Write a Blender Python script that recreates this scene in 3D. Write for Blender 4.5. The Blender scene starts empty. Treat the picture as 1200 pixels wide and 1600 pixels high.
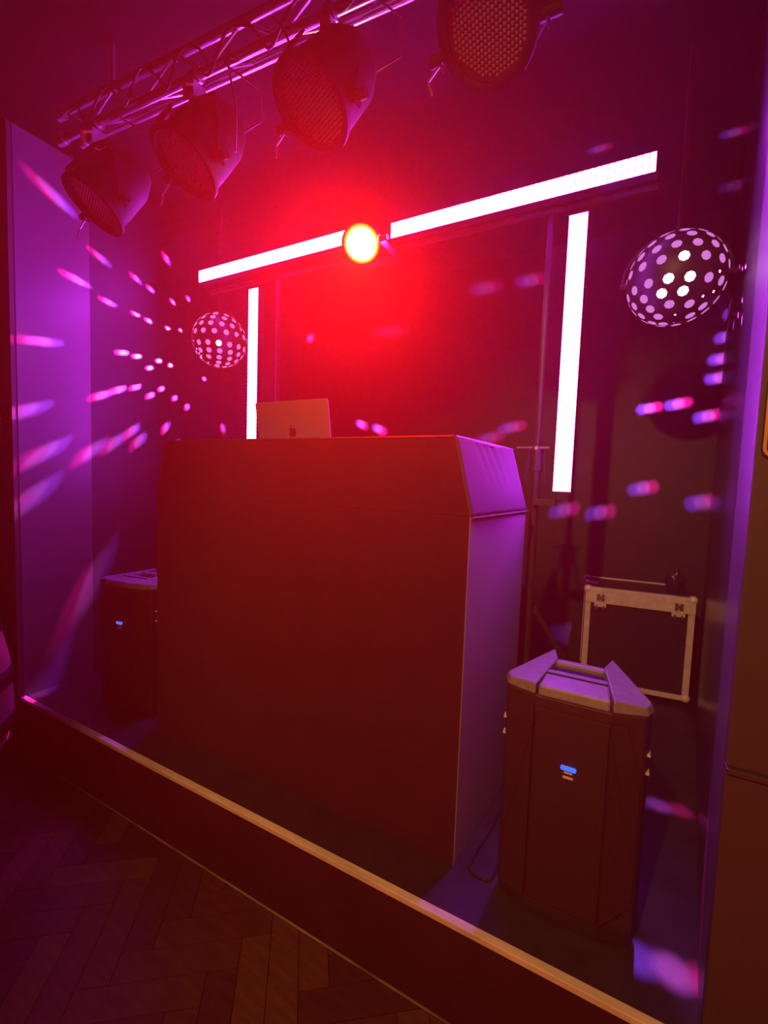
import bpy, bmesh, math, random
from mathutils import Vector, Matrix
random.seed(7)
sc = bpy.context.scene
COL = sc.collection
# ------------------------------------------------------------------ camera
cam_d = bpy.data.cameras.new('camera'); cam = bpy.data.objects.new('camera', cam_d); COL.objects.link(cam)
cam_d.sensor_fit = 'HORIZONTAL'; cam_d.sensor_width = 36.0; cam_d.lens = 36.0 * 700.0 / 1200.0
cam_d.clip_start = 0.02; cam_d.clip_end = 60
PITCH, ROLL, YAW = math.radians(4.0), math.radians(2.0), math.radians(28.3)
fw = Vector((-math.sin(YAW) * math.cos(PITCH), math.cos(YAW) * math.cos(PITCH), -math.sin(PITCH)))
rt = Vector((math.cos(YAW), math.sin(YAW), 0)); up = rt.cross(fw)
r2 = math.cos(ROLL) * rt + math.sin(ROLL) * up; u2 = -math.sin(ROLL) * rt + math.cos(ROLL) * up
M = Matrix((r2, u2, -fw)).transposed().to_4x4(); M.translation = Vector((0, 0, 1.4))
cam.matrix_world = M
sc.camera = cam
# ------------------------------------------------------------------ view and world (thin haze added to glow around the red lamp)
sc.view_settings.view_transform = 'Standard'; sc.view_settings.look = 'None'
sc.view_settings.gamma = 1.0; sc.view_settings.use_curve_mapping = False
sc.view_settings.exposure = 0.0
cy = sc.cycles
cy.use_denoising = True; cy.use_adaptive_sampling = True; cy.adaptive_threshold = 0.05
cy.max_bounces = 4; cy.diffuse_bounces = 2; cy.glossy_bounces = 2; cy.transparent_max_bounces = 8
cy.volume_bounces = 0; cy.sample_clamp_indirect = 3.0; cy.use_light_tree = True
cy.caustics_reflective = False; cy.caustics_refractive = False
HAZE = 0.0045
wd = bpy.data.worlds.new('world'); sc.world = wd; wd.use_nodes = True
wt = wd.node_tree; wt.nodes.clear()
wo = wt.nodes.new('ShaderNodeOutputWorld'); wb = wt.nodes.new('ShaderNodeBackground')
wb.inputs['Color'].default_value = (0, 0, 0, 1); wb.inputs['Strength'].default_value = 0
wv = wt.nodes.new('ShaderNodeVolumeScatter'); wv.inputs['Density'].default_value = HAZE
wv.inputs['Anisotropy'].default_value = 0.52; wv.inputs['Color'].default_value = (1, 1, 1, 1)
wt.links.new(wb.outputs[0], wo.inputs['Surface']); wt.links.new(wv.outputs[0], wo.inputs['Volume'])
# light levels
E_BAR = 98.0            # radiance of the LED bars
C_BAR = (0.52, 0.036, 1.0)
P_RED = 7200.0           # central red spotlight
P_BALL = 520.0           # each of the three LEDs in an effect ball
P_WARM = 180.0           # warm room downlight over the dance floor
C_RED = (1.0, 0.004, 0.002); C_WARM = (1.0, 0.46, 0.13)

# ------------------------------------------------------------------ materials
def nt(m):
    m.use_nodes = True; t = m.node_tree; t.nodes.clear(); return t
def mat(name, col, rough=0.6, metal=0.0, var=0.15, scale=12.0, bump=0.0, bscale=80.0, spec=0.5, coat=0.0, stretch=None, sheen=0.0):
    m = bpy.data.materials.new(name); t = nt(m); N = t.nodes; L = t.links
    o = N.new('ShaderNodeOutputMaterial'); b = N.new('ShaderNodeBsdfPrincipled')
    tc = N.new('ShaderNodeTexCoord'); mp = N.new('ShaderNodeMapping')
    if stretch: mp.inputs['Scale'].default_value = stretch
    L.new(tc.outputs['Object'], mp.inputs['Vector'])
    n = N.new('ShaderNodeTexNoise'); n.inputs['Scale'].default_value = scale; n.inputs['Detail'].default_value = 5
    L.new(mp.outputs[0], n.inputs['Vector'])
    r = N.new('ShaderNodeValToRGB')
    r.color_ramp.elements[0].position = 0.3; r.color_ramp.elements[1].position = 0.7
    r.color_ramp.elements[0].color = tuple(c * (1 - var) for c in col) + (1,)
    r.color_ramp.elements[1].color = tuple(min(1, c * (1 + var)) for c in col) + (1,)
    L.new(n.outputs['Fac'], r.inputs['Fac']); L.new(r.outputs['Color'], b.inputs['Base Color'])
    b.inputs['Roughness'].default_value = rough; b.inputs['Metallic'].default_value = metal
    b.inputs['Specular IOR Level'].default_value = spec
    if coat: b.inputs['Coat Weight'].default_value = coat; b.inputs['Coat Roughness'].default_value = 0.15
    if sheen: b.inputs['Sheen Weight'].default_value = sheen
    if bump:
        n2 = N.new('ShaderNodeTexNoise'); n2.inputs['Scale'].default_value = bscale; n2.inputs['Detail'].default_value = 3
        L.new(mp.outputs[0], n2.inputs['Vector'])
        bp = N.new('ShaderNodeBump'); bp.inputs['Strength'].default_value = bump; bp.inputs['Distance'].default_value = 0.01
        L.new(n2.outputs['Fac'], bp.inputs['Height']); L.new(bp.outputs[0], b.inputs['Normal'])
    L.new(b.outputs[0], o.inputs['Surface'])
    return m
def emit(name, col, strength):
    m = bpy.data.materials.new(name); t = nt(m)
    o = t.nodes.new('ShaderNodeOutputMaterial'); e = t.nodes.new('ShaderNodeEmission')
    e.inputs['Color'].default_value = tuple(col) + (1,); e.inputs['Strength'].default_value = strength
    t.links.new(e.outputs[0], o.inputs['Surface'])
    return m
def emit_radial(name, stops, radius):
    """lamp lens: emission falls off from the hot centre to the rim (object X/Y plane)"""
    m = bpy.data.materials.new(name); t = nt(m); N = t.nodes; L = t.links
    o = N.new('ShaderNodeOutputMaterial'); e = N.new('ShaderNodeEmission'); tc = N.new('ShaderNodeTexCoord')
    sp = N.new('ShaderNodeSeparateXYZ'); L.new(tc.outputs['Object'], sp.inputs[0])
    cb = N.new('ShaderNodeCombineXYZ'); L.new(sp.outputs['X'], cb.inputs['X']); L.new(sp.outputs['Y'], cb.inputs['Y'])
    vl = N.new('ShaderNodeVectorMath'); vl.operation = 'LENGTH'; L.new(cb.outputs[0], vl.inputs[0])
    dv = N.new('ShaderNodeMath'); dv.operation = 'DIVIDE'; dv.inputs[1].default_value = radius; L.new(vl.outputs['Value'], dv.inputs[0])
    r = N.new('ShaderNodeValToRGB'); r.color_ramp.elements[0].position = stops[0][0]; r.color_ramp.elements[0].color = stops[0][1] + (1,)
    r.color_ramp.elements[1].position = stops[-1][0]; r.color_ramp.elements[1].color = stops[-1][1] + (1,)
    for p, c in stops[1:-1]:
        el = r.color_ramp.elements.new(p); el.color = c + (1,)
    L.new(dv.outputs[0], r.inputs['Fac']); L.new(r.outputs['Color'], e.inputs['Color']); e.inputs['Strength'].default_value = 12.0
    L.new(e.outputs[0], o.inputs['Surface'])
    return m
K = {}
K['wall_black'] = mat('black_wall_paint', (0.024, 0.022, 0.024), 0.55, var=0.2, scale=3, bump=0.08, bscale=120)
K['wall_right'] = mat('black_gloss_wall', (0.03, 0.028, 0.03), 0.28, var=0.2, scale=3, bump=0.15, bscale=6, stretch=(1, 1, 0.15))
K['reveal'] = mat('satin_reveal_paint', (0.095, 0.088, 0.095), 0.36, spec=0.5, var=0.06, scale=2, bump=0.06, bscale=40)
K['pillar'] = mat('brown_pillar_paint', (0.05, 0.036, 0.033), 0.6, var=0.15, scale=3, bump=0.08, bscale=60)
K['ceiling'] = mat('dark_ceiling_paint', (0.008, 0.007, 0.008), 0.85, spec=0.05, var=0.12, scale=4)
K['stage'] = mat('black_stage_deck', (0.026, 0.022, 0.027), 0.45, var=0.3, scale=9, bump=0.06, bscale=90)
K['riser'] = mat('glare_red_riser', (0.050, 0.013, 0.011), 0.7, spec=0.2, var=0.2, scale=5, bump=0.05)  # dark base reddened to stand in for red glare on the riser
K['nosing'] = mat('worn_wooden_nosing', (0.80, 0.66, 0.52), 0.5, var=0.18, scale=30, stretch=(0.3, 1, 1), bump=0.05)
K['bead'] = mat('worn_wood_bead', (0.22, 0.15, 0.10), 0.5, var=0.5, scale=14, stretch=(0.6, 1, 1))
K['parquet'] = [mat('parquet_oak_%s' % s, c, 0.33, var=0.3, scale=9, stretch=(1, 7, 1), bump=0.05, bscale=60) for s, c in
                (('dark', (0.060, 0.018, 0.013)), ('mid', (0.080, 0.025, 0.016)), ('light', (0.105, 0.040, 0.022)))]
K['subfloor'] = mat('floor_joint', (0.02, 0.012, 0.01), 0.8)
K['fabric'] = mat('glare_red_booth_board', (0.055, 0.012, 0.013), 0.8, spec=0.15, var=0.12, scale=6, bump=0.06, bscale=300, sheen=0.1)  # red lamp glare over the booth put into the base colour
K['lycra'] = mat('stretch_cover', (0.075, 0.068, 0.075), 0.7, spec=0.08, var=0.08, scale=5, bump=0.18, bscale=9, stretch=(1, 1, 0.35))
K['side'] = mat('lit_tone_side_panel', (0.42, 0.39, 0.42), 0.45, var=0.08, scale=4, bump=0.04, bscale=30)  # pale base puts LED bar light into the lower sides
K['black'] = mat('black_powder_coat', (0.03, 0.028, 0.03), 0.45, var=0.15, scale=30, bump=0.05, bscale=200)
K['rubber'] = mat('black_rubber', (0.02, 0.02, 0.02), 0.7)
K['steel'] = mat('brushed_steel', (0.55, 0.53, 0.55), 0.3, metal=0.9, var=0.1, scale=40, stretch=(1, 1, 0.1))
K['truss'] = mat('aluminium_truss', (0.72, 0.70, 0.72), 0.26, metal=0.95, var=0.12, scale=25, bump=0.04, bscale=60)
K['alu'] = mat('flight_case_aluminium', (0.86, 0.80, 0.68), 0.4, metal=0.1, var=0.15, scale=20, bump=0.05, bscale=100)
K['case'] = mat('black_laminate', (0.03, 0.028, 0.03), 0.35, var=0.2, scale=60, bump=0.08, bscale=250)
K['laptop'] = mat('silver_aluminium_lid', (0.34, 0.32, 0.32), 0.36, metal=0.6, var=0.03, scale=10)
K['dark'] = mat('dark_logo', (0.02, 0.02, 0.022), 0.3)
K['spk'] = mat('grey_speaker_plastic', (0.22, 0.20, 0.22), 0.42, var=0.15, scale=40, bump=0.12, bscale=400)
K['spk_body'] = mat('black_speaker_shell', (0.034, 0.018, 0.020), 0.5, var=0.15, scale=40, bump=0.12, bscale=400)  # black tinted slightly red for the lamp glare on the speaker
K['grille'] = mat('perforated_grille', (0.042, 0.018, 0.018), 0.5, spec=0.3, var=0.5, scale=400, bump=0.4, bscale=500)  # reddened like the shell, glare over the speaker front
K['print'] = mat('white_print', (0.7, 0.68, 0.68), 0.5, var=0.03)
K['gold'] = mat('gold_sign_line', (0.80, 0.50, 0.16), 0.35, metal=0.5, var=0.08)
K['sign'] = mat('black_sign_plate', (0.02, 0.016, 0.014), 0.35)
K['pink'] = mat('pink_velour', (0.55, 0.07, 0.13), 0.75, var=0.15, scale=8, sheen=0.4, bump=0.1)
K['band'] = mat('dark_band', (0.02, 0.012, 0.014), 0.6)
K['bag'] = mat('black_plastic_film', (0.03, 0.025, 0.03), 0.12, var=0.3, scale=30, bump=0.6, bscale=45, spec=0.8)
K['can'] = mat('par_can_black', (0.006, 0.005, 0.006), 0.6, var=0.15, scale=20, spec=0.08)
K['plate'] = mat('par_back_plate', (0.03, 0.026, 0.028), 0.45, var=0.1)
K['led_lens'] = mat('clear_led_lens', (0.24, 0.20, 0.22), 0.2, var=0.1, scale=90, spec=0.8)
K['cable'] = mat('black_cable', (0.018, 0.016, 0.018), 0.45)
K['tape'] = mat('cable_tie_yellow', (0.65, 0.35, 0.06), 0.5)
K['bar_led'] = emit('magenta_led', C_BAR, E_BAR)
K['ball_led'] = emit('ball_lens_pink', (0.82, 0.26, 0.92), 0.72)
K['ball_hot'] = emit('ball_lens_hot', (1.0, 0.55, 1.0), 5.0)
K['blue_led'] = emit('blue_led', (0.03, 0.12, 1.0), 1.6)
K['red_lens'] = emit_radial('red_lamp_lens', [(0.0, (8.0, 6.0, 5.0)), (0.66, (6.0, 1.6, 0.5)), (0.82, (3.0, 0.11, 0.012)), (0.93, (1.2, 0.03, 0.002)), (1.0, (0.5, 0.006, 0.001))], 0.078)  # yellow-to-red rim paints the lamp's glare corona onto the lens

# ------------------------------------------------------------------ geometry helpers
class MB:
    def __init__(s): s.v = []; s.f = []
    def add(s, vs, fs):
        o = len(s.v); s.v += [tuple(v) for v in vs]; s.f += [tuple(i + o for i in f) for f in fs]; return s
    def box(s, c, d, rot=None):
        c = Vector(c); h = Vector(d) / 2; vs = []
        for x in (-1, 1):
            for y in (-1, 1):
                for z in (-1, 1):
                    p = Vector((x * h.x, y * h.y, z * h.z))
                    if rot: p = rot @ p
                    vs.append(c + p)
        return s.add(vs, [(0, 1, 3, 2), (4, 6, 7, 5), (0, 4, 5, 1), (2, 3, 7, 6), (0, 2, 6, 4), (1, 5, 7, 3)])
    def box2(s, a, b):
        a = Vector(a); b = Vector(b); return s.box((a + b) / 2, b - a)
    def tube(s, pts, r, n=10, cap=True):
        pts = [Vector(p) for p in pts]; rings = []; prev = None
        for i, p in enumerate(pts):
            d = (pts[min(i + 1, len(pts) - 1)] - pts[max(i - 1, 0)]).normalized()
            if prev is None:
                a = Vector((0, 0, 1)) if abs(d.z) < 0.9 else Vector((1, 0, 0)); x = d.cross(a).normalized()
            else:
                x = (prev - d * prev.dot(d)).normalized()
            prev = x; y = d.cross(x); rr = r[i] if isinstance(r, (list, tuple)) else r
            rings.append([p + rr * (math.cos(t) * x + math.sin(t) * y) for t in (2 * math.pi * k / n for k in range(n))])
        vs = [v for R in rings for v in R]; fs = []
        for i in range(len(rings) - 1):
            for k in range(n):
                a = i * n + k; b = i * n + (k + 1) % n; fs.append((a, b, b + n, a + n))
        if cap: fs.append(tuple(range(n - 1, -1, -1))); fs.append(tuple((len(rings) - 1) * n + k for k in range(n)))
        return s.add(vs, fs)
    def lathe(s, prof, n=32, cap=True):
        """profile of (radius, z) turned about Z"""
        vs = []; fs = []
        for r, z in prof: vs += [(r * math.cos(2 * math.pi * k / n), r * math.sin(2 * math.pi * k / n), z) for k in range(n)]
        for i in range(len(prof) - 1):
            for k in range(n):
                a = i * n + k; b = i * n + (k + 1) % n; fs.append((a, b, b + n, a + n))
        if cap: fs.append(tuple(range(n - 1, -1, -1))); fs.append(tuple((len(prof) - 1) * n + k for k in range(n)))
        return s.add(vs, fs)
    def loft(s, loops):
        n = len(loops[0]); vs = [v for l in loops for v in l]; fs = []
        for i in range(len(loops) - 1):
            for k in range(n):
                a = i * n + k; b = i * n + (k + 1) % n; fs.append((a, b, b + n, a + n))
        fs.append(tuple(range(n - 1, -1, -1))); fs.append(tuple((len(loops) - 1) * n + k for k in range(n)))
        return s.add(vs, fs)
    def prism(s, poly, off):
        off = Vector(off); return s.loft([[Vector(p) for p in poly], [Vector(p) + off for p in poly]])
    def mesh(s, name):
        me = bpy.data.meshes.new(name); me.from_pydata(s.v, [], s.f)
        bm = bmesh.new(); bm.from_mesh(me); bmesh.ops.recalc_face_normals(bm, faces=bm.faces); bm.to_mesh(me); bm.free()
        return me
    def build(s, name, m, parent=None, bevel=0.0, smooth=False, loc=None):
        return mkobj(name, s.mesh(name), m, parent, bevel, smooth, loc)
def mkobj(name, me, m, parent=None, bevel=0.0, smooth=False, loc=None):
    if m is not None and not me.materials: me.materials.append(m)
    o = bpy.data.objects.new(name, me); COL.objects.link(o)
    if parent: o.parent = parent
    if loc: o.location = loc
    if bevel:
        b = o.modifiers.new('bevel', 'BEVEL'); b.width = bevel; b.segments = 2; b.limit_method = 'ANGLE'; b.angle_limit = math.radians(40)
    if smooth:
        for p in me.polygons: p.use_smooth = True
        me.set_sharp_from_angle(angle=math.radians(40))
    return o
def tag(o, label=None, cat=None, group=None, kind=None):
    if label: o['label'] = label
    if cat: o['category'] = cat
    if group: o['group'] = group
    if kind: o['kind'] = kind
    return o
def thing(name, label, cat, loc=(0, 0, 0), rz=0.0, group=None):
    o = bpy.data.objects.new(name, None); COL.objects.link(o); o.empty_display_size = 0.05
    o.location = loc; o.rotation_euler = (0, 0, rz); return tag(o, label, cat, group)
def struct(o): o['kind'] = 'structure'; return o
def copy_tree(o, parent=None):
    c = o.copy(); COL.objects.link(c); c.parent = parent
    for ch in list(o.children): copy_tree(ch, c)
    return c
def align(o, n, upv=(0, 0, 1)):
    """turn object so that its local +Z looks along n"""
    n = Vector(n).normalized(); x = Vector(upv).cross(n)
    if x.length < 1e-4: x = Vector((1, 0, 0))
    x.normalize(); y = n.cross(x)
    o.rotation_euler = Matrix((x, y, n)).transposed().to_euler(); return o
def lamp(name, kind, loc, power, col, radius=0.02, target=None, size=None, blend=0.5, parent=None):
    l = bpy.data.lights.new(name, kind); l.energy = power; l.color = col; l.shadow_soft_size = radius
    if kind == 'SPOT': l.spot_size = math.radians(size); l.spot_blend = blend
    o = bpy.data.objects.new(name, l); COL.objects.link(o)
    if parent: o.parent = parent
    o.location = loc
    if target is not None:
        o.rotation_euler = (Vector(target) - Vector(loc)).to_track_quat('-Z', 'Y').to_euler()
    return o

# ------------------------------------------------------------------ the setting
SZ = 0.28; CEIL = 2.95; XL = -2.54; YB = 3.15; YF = 1.05
XR = lambda y: 0.2 + (y - YF) * 0.1095
struct(MB().box2((XL, YF + 0.002, 0.0), (0.43, YB, SZ)).build('stage_floor', K['stage']))
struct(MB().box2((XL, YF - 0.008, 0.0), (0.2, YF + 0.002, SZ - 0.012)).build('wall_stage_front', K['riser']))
no = struct(MB().box2((XL, YF - 0.013, SZ - 0.014), (0.2, YF + 0.010, SZ + 0.003)).build('trim_1', K['nosing'], bevel=0.002))
struct(MB().box2((XL, YF - 0.014, 0.0), (0.2, YF - 0.008, 0.006)).build('trim_2', K['bead'], bevel=0.002))
struct(MB().box2((XL - 0.1, 1.38, 0), (XL, YB + 0.1, CEIL)).build('wall_left', K['wall_black']))
struct(MB().box2((XL - 0.1, YF + 0.002, 0), (XL + 0.001, 1.38, CEIL)).build('wall_left_reveal', K['reveal']))
struct(MB().box2((XL - 0.1, YB, 0), (0.6, YB + 0.1, CEIL)).build('wall_back', K['wall_black']))
y1 = 1.335
struct(MB().prism([(XR(y1), y1, 0), (XR(y1) + 0.15, y1, 0), (XR(YB) + 0.15, YB, 0), (XR(YB), YB, 0)], (0, 0, CEIL)).build('wall_right', K['wall_right']))
struct(MB().prism([(XR(YF), YF + 0.002, 0), (XR(YF) + 0.15, YF + 0.002, 0), (XR(y1) + 0.15, y1, 0), (XR(y1) - 0.001, y1, 0)], (0, 0, CEIL)).build('wall_right_reveal', K['reveal']))
struct(MB().box2((-4.2, YF - 0.02, 0), (XL - 0.002, YF + 0.002, CEIL)).build('wall_front_left', K['pillar']))
struct(MB().box2((0.198, YF - 0.02, 0.885), (1.8, YF + 0.002, CEIL)).build('wall_front_right', K['pillar'], bevel=0.003))
struct(MB().box2((0.198, YF - 0.024, 0), (1.8, YF + 0.002, 0.874)).build('wall_front_right_panel', K['pillar'], bevel=0.003))
struct(MB().box2((0.198, YF - 0.03, 0.874), (1.8, YF + 0.002, 0.885)).build('trim_3', K['black'], bevel=0.002))
struct(MB().box2((-4.3, -2.6, 0), (-4.2, YF, CEIL)).build('wall_room_left', K['pillar']))
struct(MB().box2((1.8, -2.6, 0), (1.9, YF, CEIL)).build('wall_room_right', K['pillar']))
struct(MB().box2((-4.3, -2.7, 0), (1.9, -2.6, CEIL)).build('wall_room_rear', K['pillar']))
struct(MB().box2((-4.3, -2.7, CEIL), (1.9, YB + 0.1, CEIL + 0.1)).build('ceiling', K['ceiling']))
fl = struct(MB().box2((-4.3, -2.7, -0.1), (1.9, YF, -0.012)).build('floor', K['subfloor']))
# herringbone parquet blocks near the stage, one object each; the far floor keeps plain boards
W_, n_ = 0.085, 4
ang = math.radians(38); ca, sa = math.cos(ang), math.sin(ang)
def clip(poly, fn):
    out = []
    for i in range(len(poly)):
        a, b = poly[i], poly[(i + 1) % len(poly)]; fa, fb = fn(a), fn(b)
        if fa >= 0: out.append(a)
        if fa * fb < 0: t = fa / (fa - fb); out.append((a[0] + (b[0] - a[0]) * t, a[1] + (b[1] - a[1]) * t))
    return out
share = {}
rest = MB(); g = 0.0012; rnd = random.Random(3)
for i in range(-60, 61):
    for j in range(-20, 21):
        for kind in (0, 1):
            ox, oy = i + n_ * j, i - n_ * j
            q = (ox, oy, ox + n_, oy + 1) if kind == 0 else (ox, oy + 1, ox + 1, oy + 1 + n_)
            P = [(q[0] * W_ + g, q[1] * W_ + g), (q[2] * W_ - g, q[1] * W_ + g), (q[2] * W_ - g, q[3] * W_ - g), (q[0] * W_ + g, q[3] * W_ - g)]
            P = [(ca * x - sa * y - 1.2, sa * x + ca * y + 0.3) for x, y in P]
            cx = sum(p[0] for p in P) / 4; cyy = sum(p[1] for p in P) / 4
            if not (-4.4 < cx < 2.0 and -2.8 < cyy < 1.3): continue
            poly = P; cut = False
            for fn in (lambda p: YF - 0.0145 - p[1], lambda p: p[0] + 4.195, lambda p: 1.795 - p[0], lambda p: p[1] + 2.595):
                new = clip(poly, fn); cut |= len(new) != 4 or any(abs(a[0] - b[0]) + abs(a[1] - b[1]) > 1e-6 for a, b in zip(new, poly)); poly = new
                if len(poly) < 3: break
            if len(poly) < 3: continue
            near = -2.75 < cx < 0.45 and cyy > -0.12
            dz = rnd.uniform(-0.0006, 0.0006); mi = rnd.randrange(3)
            if not near:
                rest.prism([(x, y, -0.012) for x, y in poly], (0, 0, 0.012 + dz)); continue
            if cut:
                c3 = (sum(p[0] for p in poly) / len(poly), sum(p[1] for p in poly) / len(poly))
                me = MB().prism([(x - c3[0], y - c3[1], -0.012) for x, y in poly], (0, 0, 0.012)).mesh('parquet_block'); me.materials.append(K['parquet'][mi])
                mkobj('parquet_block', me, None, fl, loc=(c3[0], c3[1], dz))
            else:
                key = (kind, mi)
                if key not in share:
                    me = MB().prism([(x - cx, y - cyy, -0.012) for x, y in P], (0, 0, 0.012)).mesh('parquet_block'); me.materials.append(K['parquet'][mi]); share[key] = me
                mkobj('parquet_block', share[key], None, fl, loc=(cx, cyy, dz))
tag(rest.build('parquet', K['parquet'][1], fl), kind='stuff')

# ------------------------------------------------------------------ DJ booth
bt = thing('dj_booth', 'large dark DJ booth with a slanted upper edge and purple-lit side', 'DJ booth', (-1.053, 1.2, SZ))
def mir(pts, s): return [(s * x, y, z) for x, y, z in pts]
HB, HT = 1.028, 1.25
fwid, twid, rw, rtw = 0.677, 0.622, 0.724, 0.652
def slab(pts, thick):            # polygon thickened along its normal (inwards)
    p = [Vector(q) for q in pts]; n = (p[1] - p[0]).cross(p[2] - p[0]).normalized(); return MB().prism(p, -n * thick)
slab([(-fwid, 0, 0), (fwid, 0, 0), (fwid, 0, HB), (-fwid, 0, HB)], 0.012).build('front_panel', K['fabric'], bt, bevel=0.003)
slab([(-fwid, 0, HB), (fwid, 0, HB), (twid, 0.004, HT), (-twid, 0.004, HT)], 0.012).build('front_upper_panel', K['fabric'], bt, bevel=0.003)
for s in (1, -1):
    lo = mir([(fwid + 0.001, 0.001, 0), (rw, 0.54, 0), (rw, 0.54, HB), (fwid + 0.001, 0.001, HB)], s)
    slab(lo if s > 0 else lo[::-1], 0.012).build('side_panel', K['side'], bt, bevel=0.003)
    # upper side: stretch cover with soft vertical folds near the top
    nu, nv = 28, 20; vs = []; fs = []
    A, B, Cc, D = [Vector(p) for p in mir([(fwid + 0.001, 0.002, HB), (rw, 0.54, HB), (rtw + 0.022, 0.48, HT), (twid + 0.001, 0.004, HT)], s)]
    B2 = B + Vector((0, 0, 0.0))
    for v in range(nv + 1):
        for u in range(nu + 1):
            a, b = u / nu, v / nv
            p = (A * (1 - a) + B2 * a) * (1 - b) + (D * (1 - a) + Cc * a) * b
            w = 0.0
            for cu, wd_, am in ((0.30, 0.035, 0.007), (0.42, 0.03, 0.009), (0.55, 0.04, 0.010), (0.68, 0.03, 0.005)):
                w -= am * math.exp(-((a - cu - 0.18 * (1 - b)) / wd_) ** 2) * max(0, (b - 0.25) / 0.75) ** 1.2
            p = p + Vector((s * w, 0, 0)); vs.append(p)
    for v in range(nv):
        for u in range(nu):
            i = v * (nu + 1) + u; fs.append((i, i + 1, i + nu + 2, i + nu + 1))
    o = MB().add(vs, fs).build('side_upper_panel', K['lycra'], bt, smooth=True)
    so = o.modifiers.new('solid', 'SOLIDIFY'); so.thickness = 0.006; so.offset = 0
    MB().tube(mir([(fwid + 0.004, 0.004, HB - 0.004), (rw + 0.004, 0.54, HB - 0.004)], s), 0.005, 6).build('seam', K['lycra'], bt)
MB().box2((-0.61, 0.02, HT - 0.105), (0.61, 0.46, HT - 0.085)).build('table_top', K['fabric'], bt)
MB().tube([(-twid, 0.004, HT), (twid, 0.004, HT)], 0.005, 6).build('top_rail', K['black'], bt)
for s in (1, -1): MB().tube(mir([(twid, 0.004, HT), (rtw + 0.022, 0.48, HT)], s), 0.005, 6).build('top_rail', K['black'], bt)
TABZ = SZ + HT - 0.055

# ------------------------------------------------------------------ laptop
lp = thing('laptop', 'open silver laptop on top of the DJ booth, seen from behind', 'laptop', (-1.182, 1.45, TABZ - 0.03), math.radians(1))
MB().box2((-0.178, -0.02, 0.002), (0.178, 0.225, 0.016)).build('keyboard_base', K['laptop'], lp, bevel=0.004)
tilt = math.radians(11)
def lid(x, h): return Vector((x, -0.022 + 0.0 - math.sin(tilt) * h * -1 * -1, 0.016 + math.cos(tilt) * h))
def rrect(w, h, r, n=5, z0=0.0):
    pts = []
    for cx, cz, a0 in ((w / 2 - r, z0 + h - r, 0), (-w / 2 + r, z0 + h - r, 90), (-w / 2 + r, z0 + r, 180), (w / 2 - r, z0 + r, 270)):
        for k in range(n + 1):
            a = math.radians(a0 + 90 * k / n); pts.append((cx + r * math.cos(a), cz + r * math.sin(a)))
    return pts
pl = [lid(x, z) for x, z in rrect(0.358, 0.243, 0.010)]
nrm = Vector((0, math.cos(tilt), math.sin(tilt) * 1)).normalized()
MB().prism(pl, Vector((0, 0.007, -0.001))).build('lid', K['laptop'], lp, bevel=0.001)
ap = [(0.0, 0.30), (0.10, 0.36), (0.22, 0.38), (0.34, 0.33), (0.40, 0.25), (0.32, 0.17), (0.29, 0.06), (0.31, -0.05), (0.36, -0.13), (0.43, -0.18),
      (0.38, -0.31), (0.30, -0.43), (0.21, -0.49), (0.12, -0.47), (0.02, -0.44), (-0.08, -0.47), (-0.18, -0.49), (-0.28, -0.42), (-0.37, -0.28), (-0.42, -0.10), (-0.42, 0.07), (-0.37, 0.22), (-0.28, 0.33), (-0.17, 0.37), (-0.08, 0.33)]
lf = [(0.02, 0.42), (0.04, 0.54), (0.12, 0.63), (0.21, 0.67), (0.20, 0.55), (0.13, 0.46)]
lg = MB(); S = 0.042
for poly in (ap, lf): lg.prism([lid(-x * S, 0.122 + z * S) + Vector((0, -0.0006, 0)) for x, z in poly], Vector((0, 0.0012, 0)))
tag(lg.build('logo', K['dark'], lp), 'dark apple-shaped emblem with a bite and a leaf')

# ------------------------------------------------------------------ LED bars
def led_bar(label, loc, vertical):
    t = thing('led_bar', label, 'LED bar', loc, 0, 'pixel LED bars around the booth')
    if vertical: t.rotation_euler = (0, math.radians(90), 0)
    MB().box2((-0.502, 0.0, -0.033), (0.502, 0.045, 0.033)).build('housing', K['black'], t, bevel=0.003)
    for s in (-1, 1): MB().box2((s * 0.502 - 0.003, -0.006, -0.035), (s * 0.502 + 0.003, 0.046, 0.035)).build('end_cap', K['black'], t)
    global seg_me
    if 'seg_me' not in globals():
        seg_me = MB().loft([[(-0.0092, 0, -0.031), (0.0092, 0, -0.031), (0.0092, 0, 0.031), (-0.0092, 0, 0.031)],
                            [(-0.0078, -0.006, -0.029), (0.0078, -0.006, -0.029), (0.0078, -0.006, 0.029), (-0.0078, -0.006, 0.029)]]).mesh('led_segment')
        seg_me.materials.append(K['bar_led'])
    for k in range(48): mkobj('led_segment', seg_me, None, t, loc=(-0.4895 + k * 0.02083, 0, 0))
    for x in (-0.3, 0.3): MB().box2((x - 0.015, 0.045, -0.012), (x + 0.015, 0.065, 0.012)).build('bracket', K['steel'], t)
    return t
ZB = 2.505
led_bar('glowing magenta horizontal LED bar left of the red spotlight', (-1.714, 1.80, ZB + 0.015), False)
led_bar('glowing magenta horizontal LED bar right of the red spotlight', (-0.482, 1.80, ZB - 0.01), False)
led_bar('glowing magenta vertical LED bar beside the laptop', (-1.795, 1.80, 1.885), True)
led_bar('glowing magenta vertical LED bar to the right of the booth', (-0.215, 1.80, 1.882), True)
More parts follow.
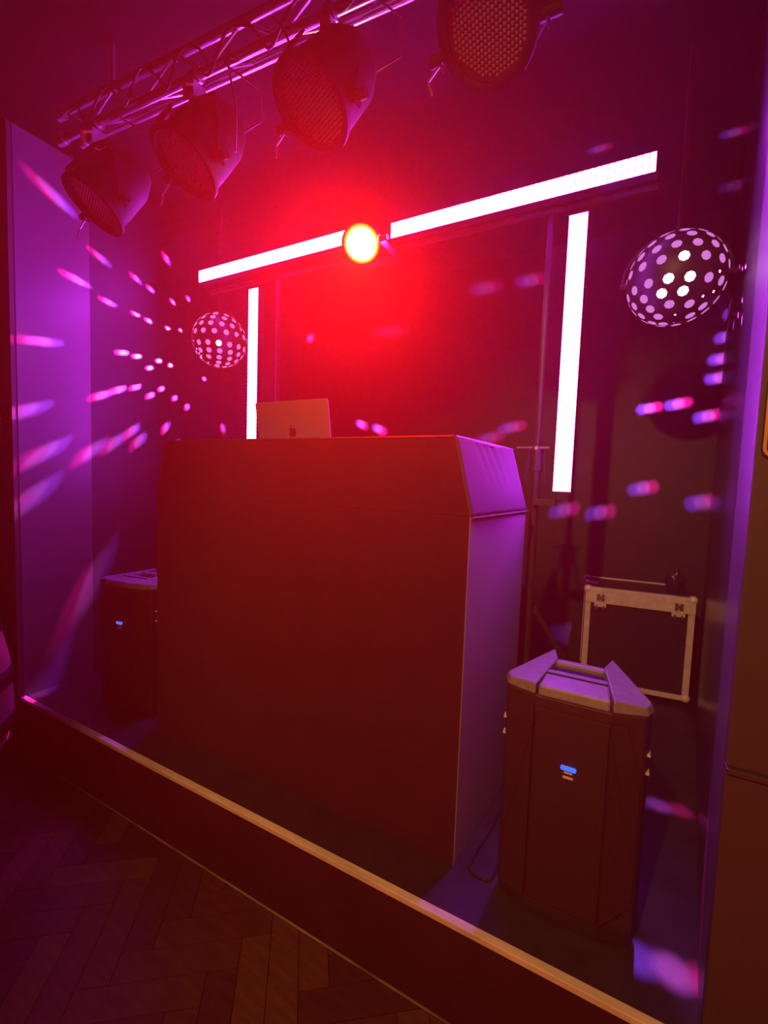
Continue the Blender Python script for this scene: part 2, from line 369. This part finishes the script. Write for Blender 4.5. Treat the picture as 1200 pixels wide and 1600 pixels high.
# stands and crossbar behind the bars
def stand(label, x, sgn):
    t = thing('lighting_stand', label, 'light stand', (x, 1.885, SZ), 0, 'stands behind the LED bars')
    MB().tube([(0, 0, 0.12), (0, 0, 1.25)], 0.0175, 12).build('lower_pole', K['black'], t, smooth=True)
    MB().tube([(0, 0, 1.2), (0, 0, 2.17)], 0.0125, 12).build('upper_pole', K['black'], t, smooth=True)
    MB().tube([(0, 0, 1.18), (0, 0, 1.27)], 0.026, 12).build('collar', K['black'], t, smooth=True)
    hd = MB().tube([(-0.075, -0.03, 1.27), (-0.012, -0.03, 1.27)], 0.006, 8); hd.tube([(0.012, -0.03, 1.27), (0.05, -0.03, 1.27)], 0.006, 8)
    hd.tube([(0, -0.03, 1.27), (0, 0, 1.27)], 0.008, 8)
    hd.build('crank_handle', K['steel'], t, smooth=True)
    for s, e in ((-1, -0.065), (1, 0.06)):
        MB().tube([(s * 0.028, -0.02, 1.25), (s * 0.035, -0.02, 1.16), (e, -0.015, 1.06)], 0.005, 8).build('brace', K['black'], t, smooth=True)
    for k in range(3):
        a = math.radians((25, 100, 155)[k]); c, s_ = math.cos(a), math.sin(a)
        MB().tube([(0.02 * c, 0.02 * s_, 0.62), (0.42 * c, 0.42 * s_, 0.013)], 0.011, 8).build('leg', K['black'], t, smooth=True)
    cw = 0.085 * sgn
    MB().box2((min(0, cw), -0.045, 1.045), (max(0, cw), 0.0, 1.07)).build('bar_clamp', K['black'], t)
    return t
stand('black tripod lighting stand behind the right vertical LED bar', -0.325, 1)
stand('black tripod lighting stand behind the left vertical LED bar', -1.70, -1)
MB().tube([(-2.22, 1.882, 2.463), (0.03, 1.882, 2.463)], 0.0125, 12).build('crossbar', K['black'], None, smooth=True)
tag(bpy.data.objects['crossbar'], 'black crossbar tube carrying the two horizontal LED bars', 'crossbar')

# ------------------------------------------------------------------ red spotlight
RL = Vector((-1.07, 1.70, 2.415)); aim = Vector((-0.28, 0.05, 0.95))
rs = thing('red_spotlight', 'dazzling red spotlight between the two horizontal LED bars', 'spotlight', RL)
nd = (aim - RL).normalized(); hold = bpy.data.objects.new
def head(name, mb, m, z=0.0, **k):
    o = mb.build(name, m, rs, **k); align(o, nd); o.location = nd * z; return o
head('housing', MB().lathe([(0.045, -0.14), (0.062, -0.13), (0.075, -0.02), (0.085, 0.0), (0.085, 0.018), (0.079, 0.018), (0.079, 0.004)], 36), K['can'], smooth=True)
head('lens', MB().lathe([(0.078, 0.0), (0.078, 0.006), (0.06, 0.012), (0.03, 0.016), (0.004, 0.017)], 36), K['red_lens'], 0.004, smooth=True)
yk = MB()
for s in (-1, 1):
    yk.box2((s * 0.090 - 0.004, -0.012, -0.02), (s * 0.090 + 0.004, 0.17, 0.012))
yk.box2((-0.094, 0.165, -0.02), (0.094, 0.18, 0.012))
MB().add(yk.v, yk.f).build('yoke', K['steel'], rs, bevel=0.002)
for s in (-1, 1): MB().tube([(s * 0.094, 0, 0), (s * 0.125, 0, 0)], 0.012, 10).build('knob', K['black'], rs, smooth=True)
lamp('red_spotlight_beam', 'SPOT', tuple(RL + nd * 0.03), P_RED, C_RED, 0.03, tuple(aim), 57, 0.85)

# ------------------------------------------------------------------ LED effect balls
LEFT_DIRS = [(-0.441,-0.87,0.219,0.73),(-0.361,-0.906,-0.22,0.89),(-0.295,-0.814,-0.5,1.09),(-0.283,-0.706,-0.649,1.14),(-0.336,-0.591,-0.733,0.96),(-0.24,-0.65,-0.721,1.34),(-0.597,-0.591,0.542,0.54),(-0.676,-0.48,0.559,0.48),(-0.779,-0.195,0.596,0.41),(-0.724,0.066,0.686,0.44),(-0.542,-0.21,0.813,0.59),(-0.695,-0.69,0.201,0.46),(-0.784,-0.587,0.201,0.41),(-0.918,-0.33,0.22,0.35),(-0.958,-0.077,0.277,0.34),(-0.605,-0.75,-0.269,0.53),(-0.684,-0.664,-0.302,0.47),(-0.731,-0.53,-0.43,0.44),(-0.825,-0.45,-0.343,0.39),(-0.882,-0.267,-0.389,0.37),(-0.442,-0.708,-0.551,0.73),(-0.505,-0.662,-0.554,0.64),(-0.58,-0.578,-0.574,0.56),(-0.61,-0.435,-0.662,0.53),(-0.69,-0.34,-0.639,0.47),(-0.685,-0.14,-0.715,0.47),(-0.648,0.047,-0.76,0.5),(-0.812,0.396,-0.429,0.4),(-0.377,-0.526,-0.762,0.85),(-0.433,-0.464,-0.773,0.74),(-0.42,-0.395,-0.817,0.77),(-0.51,-0.203,-0.836,0.63),(-0.451,-0.072,-0.89,0.71),(-0.489,0.483,-0.727,0.66),(-0.552,-0.814,0.181,0.58),(-0.337,-0.77,0.542,0.95),(-0.207,-0.368,-0.907,1.56),(-0.199,0.931,0.305,1.29),(0.223,0.934,-0.279,1.28),(0.335,0.893,-0.3,1.34),(-0.468,-0.75,0.468,0.69),(-0.136,-0.4,-0.906,2.13)]
RIGHT_DIRS = [(-0.816,0.547,0.185,2.19),(-0.617,0.703,0.355,1.71),(-0.488,0.779,0.393,1.54),(-0.608,0.747,-0.27,1.61),(-0.55,0.8,-0.241,1.5),(0.21,0.551,0.808,0.98),(0.217,0.752,0.622,1.28),(-0.013,0.976,-0.218,1.23),(0.104,0.974,-0.202,1.23),(0.218,0.942,-0.255,1.27),(-0.012,0.848,-0.529,1.41),(0.191,0.811,-0.553,1.48),(-0.29,0.763,-0.578,1.57),(-0.159,0.786,-0.597,1.53),(-0.182,0.562,-0.807,2.14),(0.036,-0.067,-0.997,1.88),(0.03,-0.374,-0.927,2.02),(-0.331,0.422,0.844,0.94),(-0.511,0.55,0.66,1.2),(0.295,0.937,0.185,1.01),(0.26,0.966,-0.006,1.24),(0.254,0.963,-0.09,1.25),(0.981,0.18,0.078,0.2),(0.275,0.957,0.089,1.14),(0.75,-0.6,-0.2,0.3),(0.7,-0.45,-0.55,0.4),(0.55,0.8,-0.2,0.5),(0.6,0.7,0.3,0.5),(0.5,-0.55,-0.65,0.5),(0.8,0.2,-0.55,0.4)]
BR = 0.155
hexm = MB().lathe([(0.0158, -0.002), (0.0158, 0.0012), (0.012, 0.0024)], 8).mesh('lens'); hexm.materials.append(K['ball_led'])
hexh = MB().lathe([(0.0165, -0.002), (0.0165, 0.0012), (0.0125, 0.0032)], 8).mesh('lens'); hexh.materials.append(K['ball_hot'])
def effect_ball(label, loc, dirs, offdir, hot, phase):
    t = thing('led_effect_ball', label, 'effect light', loc, 0, 'perforated LED effect balls')
    holes = []
    for x, y, z, d in dirs:
        v = Vector((x, y, z)).normalized(); r = 0.0030 if d > 1.8 else (0.0038 if d > 0.42 else 0.0044)
        holes.append((v, r))
    bm = bmesh.new(); bmesh.ops.create_icosphere(bm, subdivisions=6, radius=BR)
    def near_hole(co, m):
        n = co.normalized()
        return any((n - h).length * BR < r + m for h, r in holes)
    vin = {v for v in bm.verts if near_hole(v.co, 0.009)}
    es = [e for e in bm.edges if e.verts[0] in vin or e.verts[1] in vin]
    bmesh.ops.subdivide_edges(bm, edges=es, cuts=4, use_grid_fill=True)
    for v in bm.verts: v.co = v.co.normalized() * BR
    edge = 0.0012
    kill = []
    for v in bm.verts:
        n = v.co.normalized()
        for h, r in holes:
            c = n.dot(h)
            if c > 0.985:
                dist = math.sqrt(max(0, 2 - 2 * c)) * BR
                if dist < r - edge * 0.45: kill.append(v); break
                if dist < r + edge * 0.5:
                    tv = (n - h * c); 
                    if tv.length > 1e-6: v.co = (h * (1 - (r / BR) ** 2 / 2) + tv.normalized() * (r / BR)).normalized() * BR
                    break
    bmesh.ops.delete(bm, geom=kill, context='VERTS')
    me = bpy.data.meshes.new('shell'); bm.to_mesh(me); bm.free()
    mkobj('shell', me, K['black'], t, smooth=True)
    camv = (Vector((0, 0, 1.4)) - Vector(loc)).normalized()
    for ri, (lat, n) in enumerate(((72, 5), (56, 9), (40, 12), (22.5, 15), (5, 15), (-19, 15), (-35, 13), (-50.5, 10), (-66, 7), (-80, 3))):
        for k in range(n):
            lo = 2 * math.pi * (k + 0.37 * ri) / n + phase; la = math.radians(lat + 1.5 * math.sin(lo * 2))
            v = Vector((math.cos(la) * math.cos(lo), math.cos(la) * math.sin(lo), math.sin(la)))
            if any(v.dot(h) > math.cos((r + 0.0175) / BR) for h, r in holes): continue
            near = math.degrees(math.acos(max(-1, min(1, v.dot(camv)))))
            o = mkobj('lens', hexh if near < hot else hexm, None, t, loc=tuple(v * (BR - 0.0008))); align(o, v)
    # yoke and drop rod up to the ceiling
    ring = [((BR + 0.015) * math.cos(a), 0.0, (BR + 0.015) * math.sin(a)) for a in (math.radians(k * 15) for k in range(0, 13))]
    MB().tube(ring, 0.005, 6).build('yoke', K['black'], t, smooth=True)
    for s in (-1, 1): MB().tube([(s * BR * 0.99, 0, 0), (s * (BR + 0.022), 0, 0)], 0.01, 8).build('pivot', K['black'], t)
    MB().tube([(0, 0, BR + 0.012), (0, 0, CEIL - loc[2])], 0.008, 8).build('drop_rod', K['black'], t, smooth=True)
    od = Vector(offdir).normalized()
    for c, w in (((1.0, 0.01, 0.35), -1), ((0.85, 0.12, 1.0), 0), ((0.30, 0.05, 1.0), 1)):
        lamp('effect_ball_led', 'POINT', tuple(od * 0.0058 * w), P_BALL, c, 0.0016, parent=t)
    return t
effect_ball('small black effect ball with glowing pink holes left of the laptop', (-2.218, 1.95, 2.209), LEFT_DIRS, (0.45, -0.88, -0.05), 19, 0.15)
effect_ball('large-looking black effect ball with glowing pink holes by the right wall', (0.105, 1.95, 2.157), RIGHT_DIRS, (1, 0.15, 0.12), 27, 0.4)

# ------------------------------------------------------------------ truss, par cans, cables
def trp(x, z): return Vector((x, 1.02 + (x + 2.06) * 0.062, z))
tr = thing('lighting_truss', 'silver aluminium lighting truss under the ceiling', 'truss', (0, 0, 0))
X0, X1 = -2.07, 0.9
for (z, dy) in ((2.80, 0), (2.705, 0), (2.752, 0.085)):
    off = Vector((0, dy, 0))
    MB().tube([trp(X0, z) + off, trp(X1, z) + off], 0.0155, 14).build('chord', K['truss'], tr, smooth=True)
k = 0; x = X0 + 0.03
while x < X1 - 0.16:
    za, zb = (2.80, 2.705) if k % 2 == 0 else (2.705, 2.80)
    MB().tube([trp(x, za), trp(x + 0.15, zb)], 0.005, 6).build('diagonal', K['truss'], tr)
    MB().tube([trp(x, za), trp(x + 0.15, 2.752) + Vector((0, 0.085, 0))], 0.005, 6).build('diagonal', K['truss'], tr)
    x += 0.15; k += 1
for xx in (-1.75, -0.1): MB().tube([trp(xx, 2.80), trp(xx, CEIL)], 0.008, 8).build('hanger', K['steel'], tr)
for xx in (X0 + 0.01,):
    for (z, dy) in ((2.80, 0), (2.705, 0), (2.752, 0.085)):
        MB().tube([trp(xx - 0.02, z) + Vector((0, dy, 0)), trp(xx + 0.02, z) + Vector((0, dy, 0))], 0.021, 10).build('end_coupler', K['steel'], tr)
PN = Vector((-0.22, -0.52, -0.82)).normalized()
def par_can(label, x):
    z = 2.415; y = 1.03
    t = thing('par_can', label, 'par light', (x, y, z), 0, 'par cans hanging from the truss')
    def part(name, mb, m, smooth=True, parent=None):
        o = mb.build(name, m, t, smooth=smooth); align(o, PN); return o
    part('can', MB().lathe([(0.03, -0.235), (0.075, -0.225), (0.098, -0.17), (0.106, -0.05), (0.106, 0.01), (0.099, 0.01), (0.099, -0.008)], 36), K['can'])
    part('front_rim', MB().lathe([(0.097, 0.008), (0.118, 0.004), (0.118, 0.018), (0.102, 0.020), (0.097, 0.012)], 36, cap=False), K['can'])
    part('lens_plate', MB().lathe([(0.1, -0.006), (0.1, -0.002)], 36), K['plate'], False)
    la = MB()
    for iy in range(-9, 10):
        for ix in range(-9, 10):
            px = (ix + 0.5 * (iy % 2)) * 0.0105; py = iy * 0.0095
            if px * px + py * py > 0.091 ** 2: continue
            n = 6; r = 0.0040
            ring = [(px + r * math.cos(a), py + r * math.sin(a), -0.002) for a in (2 * math.pi * q / n for q in range(n))]
            ring2 = [(px + 0.6 * r * math.cos(a), py + 0.6 * r * math.sin(a), 0.0015) for a in (2 * math.pi * q / n for q in range(n))]
            la.loft([ring, ring2])
    o = part('led_array', la, K['led_lens'], False); o['kind'] = 'stuff'
    cp = MB().box((0, 0.118, -0.045), (0.07, 0.006, 0.075)); part('gel_clip', cp, K['plate'], False)
    # U-shaped yoke to the clamp on the truss
    ty = trp(x, 0).y - y; top = 0.2
    yo = MB()
    for s in (-1, 1):
        yo.add(*_strip([Vector((s * 0.125, 0.03, -0.02)), Vector((s * 0.125, 0.03 + (ty - 0.03) * 0.6, top * 0.55)), Vector((s * 0.10, ty, top)), Vector((0, ty, top + 0.012))], 0.03, 0.006, s))
    yo.build('yoke', K['can'], t, bevel=0.001)
    for s in (-1, 1): MB().tube([(s * 0.1, 0.03, 0.0), (s * 0.15, 0.03, 0.0)], 0.014, 8).build('tilt_knob', K['can'], t, smooth=True)
    cl = MB().box((0, ty, 0.235), (0.035, 0.05, 0.05)); cl.tube([(0, ty, 0.20), (0, ty, 0.25)], 0.007, 8)
    cl.tube([(-0.018, ty, 0.29), (0.018, ty, 0.29)], 0.024, 12)
    cl.build('clamp', K['steel'], t)
    MB().tube([(0.02, ty - 0.03, 0.235), (0.02, ty - 0.06, 0.215), (0.02, ty - 0.06, 0.17)], 0.006, 6).build('wing_bolt', K['tape'], t)
    b = -PN * 0.23
    MB().tube([b, b + Vector((0.05, 0.03, -0.03)), b + Vector((0.13, 0.03, -0.02)), b + Vector((0.15, 0.0, 0.05)), Vector((0.14, ty, 0.27))], 0.0035, 6).build('tail_cable', K['cable'], t, smooth=True)
    MB().tube([Vector((-0.11, 0.03, 0.0)), Vector((-0.15, 0.02, -0.05)), Vector((-0.13, 0.0, -0.10))], 0.003, 6).build('safety_wire', K['steel'], t, smooth=True)
    return t
def _strip(pts, w, th, s):
    """flat bar following points in X/Z, width along Y"""
    vs = []; fs = []
    for p in pts:
        for dy in (-w / 2, w / 2):
            vs += [p + Vector((0, dy, 0)), p + Vector((-s * th, dy, -th * 0.3))]
    for i in range(len(pts) - 1):
        a = i * 4; b = a + 4
        fs += [(a, a + 2, b + 2, b), (a + 1, b + 1, b + 3, a + 3), (a, b, b + 1, a + 1), (a + 2, a + 3, b + 3, b + 2)]
    fs += [(0, 1, 3, 2), (len(vs) - 4, len(vs) - 2, len(vs) - 1, len(vs) - 3)]
    return vs, fs
for x, lb in ((-1.847, 'black par can on the truss, farthest left by the purple wall'), (-1.331, 'black par can on the truss, second from the left end'),
              (-0.817, 'black par can on the truss above the red spotlight'), (-0.335, 'black par can on the truss at the top right, lens nearly face-on')):
    par_can(lb, x)
def cable(label, pts, r=0.0045, name='cable'):
    P = [Vector(p) for p in pts]; out = []
    for i in range(len(P) - 1):
        p0, p1, p2, p3 = P[max(i - 1, 0)], P[i], P[i + 1], P[min(i + 2, len(P) - 1)]
        for q in range(6):
            t = q / 6; out.append(0.5 * (2 * p1 + (p2 - p0) * t + (2 * p0 - 5 * p1 + 4 * p2 - p3) * t * t + (3 * p1 - p0 - 3 * p2 + p3) * t ** 3))
    out.append(P[-1])
    return tag(MB().tube(out, r, 6).build(name, K['cable'], None, smooth=True), label, 'cable')
def wrap(x0, x1, n, amp, z, ph):
    pts = []
    for i in range(n + 1):
        x = x0 + (x1 - x0) * i / n; a = ph + i * 1.9
        p = trp(x, z); pts.append((p.x, p.y - 0.022 - 0.012 * math.cos(a), p.z - 0.012 + amp * math.sin(a)))
    return pts
cable('black power cable looped along the left end of the truss', wrap(-2.0, -1.25, 12, 0.055, 2.75, 0.3))
cable('black signal cable draped along the middle of the truss', wrap(-1.4, -0.55, 11, 0.06, 2.735, 1.2))
cable('black cable hanging down from the truss beside the second par can', [trp(-1.18, 2.72) + Vector((0, -0.02, 0)), trp(-1.17, 2.66) + Vector((0, -0.02, 0)), trp(-1.16, 2.55) + Vector((0, 0.0, 0)), trp(-1.19, 2.45) + Vector((0, 0.03, 0))], 0.004)
cable('black cable hanging from the truss in front of the third par can', [trp(-1.0, 2.74) + Vector((0, -0.025, 0)), trp(-0.95, 2.68) + Vector((0, -0.03, 0)), trp(-0.93, 2.60) + Vector((0, 0, 0)), trp(-0.92, 2.52)], 0.004)
cable('thin black cable lying on the stage between booth and speaker', [(-0.306, 1.62, SZ + 0.0045), (-0.318, 1.40, SZ + 0.0045), (-0.335, 1.235, SZ + 0.0045), (-0.305, 1.205, SZ + 0.0045), (-0.268, 1.215, SZ + 0.0045), (-0.264, 1.30, SZ + 0.0045), (-0.262, 1.42, SZ + 0.0045)], 0.004)

# ------------------------------------------------------------------ PA speakers
def speaker(label, loc, rz):
    t = thing('pa_speaker', label, 'loudspeaker', loc, rz, 'powered loudspeakers on the stage')
    Hs = 0.59
    def plan(w, d0, d1, fwd, z, sc_=1.0):      # front mid, front corner, side, rear corner (clockwise)
        hw = w / 2
        P = [(-0.085, -fwd), (0.085, -fwd), (hw - 0.012, -fwd + 0.022), (hw, -fwd + 0.055), (0.085, d1), (-0.085, d1), (-hw, -fwd + 0.055), (-hw + 0.012, -fwd + 0.022)]
        return [(x * sc_, y * sc_, z) for x, y in P]
    MB().loft([plan(0.335, 0, 0.15, 0.115, 0.0), plan(0.345, 0, 0.155, 0.12, 0.04), plan(0.345, 0, 0.155, 0.12, Hs)]).build('cabinet', K['spk_body'], t, bevel=0.006)
    # grille: flat panel proud of the front, with narrowing cheeks
    gr = [(-0.085, -0.1215, 0.05), (0.085, -0.1215, 0.05), (0.085, -0.1215, Hs - 0.03), (-0.085, -0.1215, Hs - 0.03)]
    MB().prism(gr, (0, -0.006, 0)).build('grille', K['grille'], t, bevel=0.003)
    for s in (-1, 1):
        ck = [(s * 0.088, -0.122, 0.05), (s * 0.155, -0.1, 0.12), (s * 0.155, -0.1, Hs - 0.15), (s * 0.12, -0.112, Hs - 0.03), (s * 0.088, -0.122, Hs - 0.03)]
        MB().prism(ck, (s * 0.002, -0.006, 0)).build('grille_cheek', K['grille'], t, bevel=0.002)
        MB().tube([(s * 0.088, -0.129, Hs - 0.06), (s * 0.152, -0.107, 0.20)], 0.003, 6).build('crease', K['spk_body'], t)
        for zz in (Hs - 0.10, Hs - 0.145): MB().box((s * 0.167, -0.068, zz), (0.012, 0.03, 0.006)).build('side_slot', K['print'], t)
    # top cap: two raised wings with the carrying handle between them
    for s in (-1, 1):
        lo = [(s * 0.089, -0.124, Hs), (s * 0.163, -0.10, Hs), (s * 0.178, -0.064, Hs), (s * 0.080, 0.158, Hs), (s * 0.058, 0.075, Hs)]
        hi = [(s * 0.089, -0.118, Hs + 0.028), (s * 0.158, -0.096, Hs + 0.022), (s * 0.17, -0.064, Hs + 0.022), (s * 0.078, 0.15, Hs + 0.036), (s * 0.060, 0.072, Hs + 0.036)]
        MB().loft([lo, hi]).build('top_wing', K['spk'], t, bevel=0.004)
    MB().loft([[(-0.083, -0.126, Hs), (0.083, -0.126, Hs), (0.072, 0.0, Hs), (-0.072, 0.0, Hs)],
               [(-0.083, -0.118, Hs + 0.026), (0.083, -0.118, Hs + 0.026), (0.074, -0.012, Hs + 0.032), (-0.074, -0.012, Hs + 0.032)]]).build('top_front', K['spk'], t, bevel=0.006)
    MB().box2((-0.074, -0.045, Hs + 0.028), (0.074, -0.041, Hs + 0.0335)).build('top_groove', K['rubber'], t)
    MB().box2((-0.066, 0.048, Hs + 0.012), (0.066, 0.076, Hs + 0.034)).build('handle', K['spk'], t, bevel=0.008)
    MB().box2((-0.07, -0.002, Hs), (0.07, 0.05, Hs + 0.004)).build('handle_recess', K['rubber'], t)
    tag(MB().prism(rr3(0.036, 0.011, 0.004, -0.1275, 0.425), (0, -0.003, 0)).build('indicator_bar', K['blue_led'], t), 'glowing blue light bar')
    MB().prism(rr3(0.020, 0.004, 0.0015, -0.1275, 0.4135), (0, -0.0015, 0)).build('badge', K['print'], t)
    MB().prism(rr3(0.024, 0.006, 0.002, -0.1275, 0.4015), (0, -0.0015, 0)).build('badge', K['print'], t)
    for s in (-1, 1):
        for yy in (-0.08, 0.1): MB().tube([(s * 0.09, yy, -0.0), (s * 0.09, yy, 0.012)], 0.014, 8).build('foot', K['rubber'], t)
    return t
def rr3(w, h, r, y, zc): return [(x, y, zc - h / 2 + z) for x, z in rrect(w, h, r, 4)]
speaker('black loudspeaker with blue light bar at front right of the stage', (-0.083, 1.29, SZ), math.radians(0))
speaker('black loudspeaker with small blue light left of the booth', (-2.03, 1.335, SZ), math.radians(8))

# ------------------------------------------------------------------ flight case and bundle
fc = thing('flight_case', 'black flight case with silver aluminium edges behind the right speaker', 'flight case', (0.093, 2.72, SZ), math.radians(5))
w, h, d = 0.515, 0.575, 0.34; hw = w / 2
MB().box2((-hw + 0.004, 0.03, 0.035), (hw - 0.004, d, h - 0.004)).build('body', K['case'], fc)
MB().box2((-hw + 0.03, 0.012, 0.04), (hw - 0.03, 0.03, h - 0.06)).build('front_panel', K['case'], fc)
for s in (-1, 1):
    MB().box2((min(s * hw, s * (hw - 0.03)), 0, 0.03), (max(s * hw, s * (hw - 0.03)), 0.03, h - 0.03)).build('edge_rail', K['alu'], fc, bevel=0.003)
    MB().box2((min(s * hw, s * (hw - 0.022)), d - 0.022, 0.03), (max(s * hw, s * (hw - 0.022)), d, h)).build('edge_rail', K['alu'], fc, bevel=0.003)
    MB().box2((min(s * hw, s * (hw - 0.024)), 0.03, h - 0.024), (max(s * hw, s * (hw - 0.024)), d, h + 0.001)).build('edge_rail', K['case'], fc, bevel=0.003)
MB().box2((-hw, -0.004, h - 0.085), (hw, 0.03, h)).build('top_rail', K['alu'], fc, bevel=0.003)
MB().box2((-hw, 0.0, 0.03), (hw, 0.03, 0.055)).build('bottom_rail', K['alu'], fc, bevel=0.003)
MB().box2((-hw + 0.02, d - 0.022, h - 0.022), (hw - 0.02, d, h + 0.002)).build('rear_rail', K['alu'], fc, bevel=0.003)
for sx in (-1, 1):
    for y_, z_ in ((0.012, h - 0.012), (0.012, 0.045), (d - 0.014, h - 0.012)):
        m = MB(); n = 10
        for i in range(1): m.lathe([(0.004, -0.022), (0.016, -0.017), (0.0225, -0.004), (0.0225, 0.004), (0.016, 0.017), (0.004, 0.022)], 12)
        o = m.build('ball_corner', K['alu'], fc, smooth=True, loc=(sx * (hw - 0.012), y_, z_))
    # butterfly latch
    x = sx * (hw - 0.075); lt = MB().box2((x - 0.03, -0.008, h - 0.105), (x + 0.03, -0.003, h - 0.01))
    lt_o = lt.build('latch', K['alu'], fc, bevel=0.002)
    wg = MB().box((x - 0.011, -0.013, h - 0.05), (0.015, 0.006, 0.035)); wg.box((x + 0.011, -0.013, h - 0.05), (0.015, 0.006, 0.035)); wg.tube([(x, -0.006, h - 0.05), (x, -0.018, h - 0.05)], 0.006, 8)
    wg.build('latch_wing', K['steel'], lt_o)
    hk = MB().box((x - 0.016, -0.01, h - 0.105), (0.008, 0.006, 0.022)); hk.box((x + 0.016, -0.01, h - 0.105), (0.008, 0.006, 0.022))
    hk.build('latch_hook', K['steel'], lt_o)
    for y_ in (0.03, d - 0.05): MB().tube([(sx * (hw - 0.05), y_ + 0.02, 0.0), (sx * (hw - 0.05), y_ + 0.02, 0.036)], 0.018, 10).build('foot', K['rubber'], fc)
# crumpled dark bag standing on the case
bmx = bmesh.new(); bmesh.ops.create_icosphere(bmx, subdivisions=4, radius=1.0)
rb = random.Random(5); lobes = [(Vector((rb.gauss(0, 1), rb.gauss(0, 1), rb.gauss(0, 1))).normalized(), rb.uniform(-0.28, 0.28), rb.uniform(4, 14)) for _ in range(36)]
for v in bmx.verts:
    n = v.co.normalized(); s = 1 + sum(a * math.exp(-k * (1 - n.dot(l))) for l, a, k in lobes)
    z = n.z; taper = 1.0 if z < 0.1 else 1 - 0.62 * ((z - 0.1) / 0.9)
    v.co = Vector((n.x * 0.042 * s * taper, n.y * 0.036 * s * taper, max(n.z * 0.08 * (1 + 0.12 * math.sin(7 * n.x)), -0.062) + 0.062))
me = bpy.data.meshes.new('crumpled_bag'); bmx.to_mesh(me); bmx.free()
bg = mkobj('crumpled_bag', me, K['bag'], None, smooth=True, loc=(0.262, 2.83, SZ + h + 0.002)); tag(bg, 'small dark crumpled bundle with glints on top of the flight case', 'bag')

# ------------------------------------------------------------------ wall signs, chair
def sign(label, loc, fig):
    t = thing('wall_sign', label, 'sign', loc)
    MB().prism([(x, -0.004, z) for x, z in rrect(0.132, 0.15, 0.016, 5)], (0, 0.004, 0)).build('plate', K['sign'], t)
    o1 = [(x, -0.0055, z) for x, z in rrect(0.128, 0.146, 0.016, 5, 0.002)]; i1 = [(x, -0.0055, z) for x, z in rrect(0.118, 0.136, 0.012, 5, 0.007)]
    n = len(o1); vs = o1 + i1 + [(x, -0.0035, z) for x, _, z in o1] + [(x, -0.0035, z) for x, _, z in i1]; fs = []
    for k in range(n):
        q = (k + 1) % n; fs += [(k, q, n + q, n + k), (k, 2 * n + k, 2 * n + q, q), (n + k, n + q, 3 * n + q, 3 * n + k)]
    MB().add(vs, fs).build('outline', K['gold'], t)
    if fig:
        f = MB(); f.prism([(0.0075 * math.cos(a), -0.0055, 0.126 + 0.0075 * math.sin(a)) for a in (math.radians(30 * k) for k in range(12))], (0, 0.002, 0))
        f.prism([(x, -0.0055, z) for x, z in ((-0.018, 0.113), (0.018, 0.113), (0.018, 0.085), (0.013, 0.064), (0.010, 0.064), (0.010, 0.018), (-0.010, 0.018), (-0.010, 0.064), (-0.013, 0.064), (-0.018, 0.085))], (0, 0.002, 0))
        f.build('pictogram', K['gold'], t)
    return t
sign('small black sign with gold outline and standing figure on the left pillar', (-2.648, YF - 0.02, 1.525), True)
sign('black sign with gold outline at the right pillar edge', (0.272, YF - 0.02, 1.463), False)
ch = thing('barrel_stool', 'pink barrel-shaped stool with dark bands at the left picture edge', 'stool', (-2.60, 0.72, 0.0))
MB().lathe([(0.19, 0.10), (0.27, 0.14), (0.295, 0.30), (0.285, 0.50), (0.25, 0.68), (0.22, 0.745)], 40).build('body', K['pink'], ch, smooth=True)
MB().lathe([(0.02, 0.74), (0.215, 0.745), (0.225, 0.765), (0.20, 0.785), (0.02, 0.79)], 32).build('seat_cushion', K['pink'], ch, smooth=True)
for (z0, z1, tl) in ((0.66, 0.60, 0.06), (0.44, 0.37, 0.05), (0.24, 0.17, 0.03)):
    vs = []; fs = []; n = 40
    def rad(z):
        P = [(0.10, 0.19), (0.14, 0.27), (0.30, 0.295), (0.50, 0.285), (0.68, 0.25), (0.77, 0.20)]
        for (a, ra), (b, rb_) in zip(P, P[1:]):
            if a <= z <= b: return ra + (rb_ - ra) * (z - a) / (b - a)
        return 0.2
    for k in range(n):
        a = 2 * math.pi * k / n; dz = tl * math.sin(a + 0.8)
        for z in (z0 + dz, z1 + dz): r = rad(z) + 0.004; vs.append((r * math.cos(a), r * math.sin(a), z))
    for k in range(n): q = (k + 1) % n; fs.append((2 * k, 2 * q, 2 * q + 1, 2 * k + 1))
    o = MB().add(vs, fs).build('band', K['band'], ch, smooth=True); so = o.modifiers.new('s', 'SOLIDIFY'); so.thickness = 0.008; so.offset = 0
for k in range(4):
    a = math.radians(45 + 90 * k); MB().tube([(0.15 * math.cos(a), 0.15 * math.sin(a), 0.115), (0.18 * math.cos(a), 0.18 * math.sin(a), 0.0)], [0.016, 0.011], 8).build('leg', K['black'], ch, smooth=True)

# ------------------------------------------------------------------ room lamps over the dance floor
def downlight(name, label, loc, target, power, col, size):
    t = thing(name, label, 'ceiling light', loc)
    n = (Vector(target) - Vector(loc)).normalized()
    o = MB().lathe([(0.03, -0.12), (0.05, -0.115), (0.055, 0.0), (0.05, 0.0), (0.045, -0.08)], 20, cap=False).build('can', K['can'], t, smooth=True); align(o, n)
    MB().tube([(0, 0, 0.0) - n * 0.11 if False else -n * 0.11, Vector((0, 0, CEIL - loc[2]))], 0.008, 8).build('stem', K['black'], t)
    l = lamp(name + '_bulb', 'SPOT', tuple(Vector(loc) + n * 0.01), power, col, 0.03, target, size, 0.7)
downlight('amber_downlight', 'amber spotlight on the ceiling over the dance floor', (-0.35, -0.9, 2.72), (-0.25, 1.9, 0.5), P_WARM, C_WARM, 70)
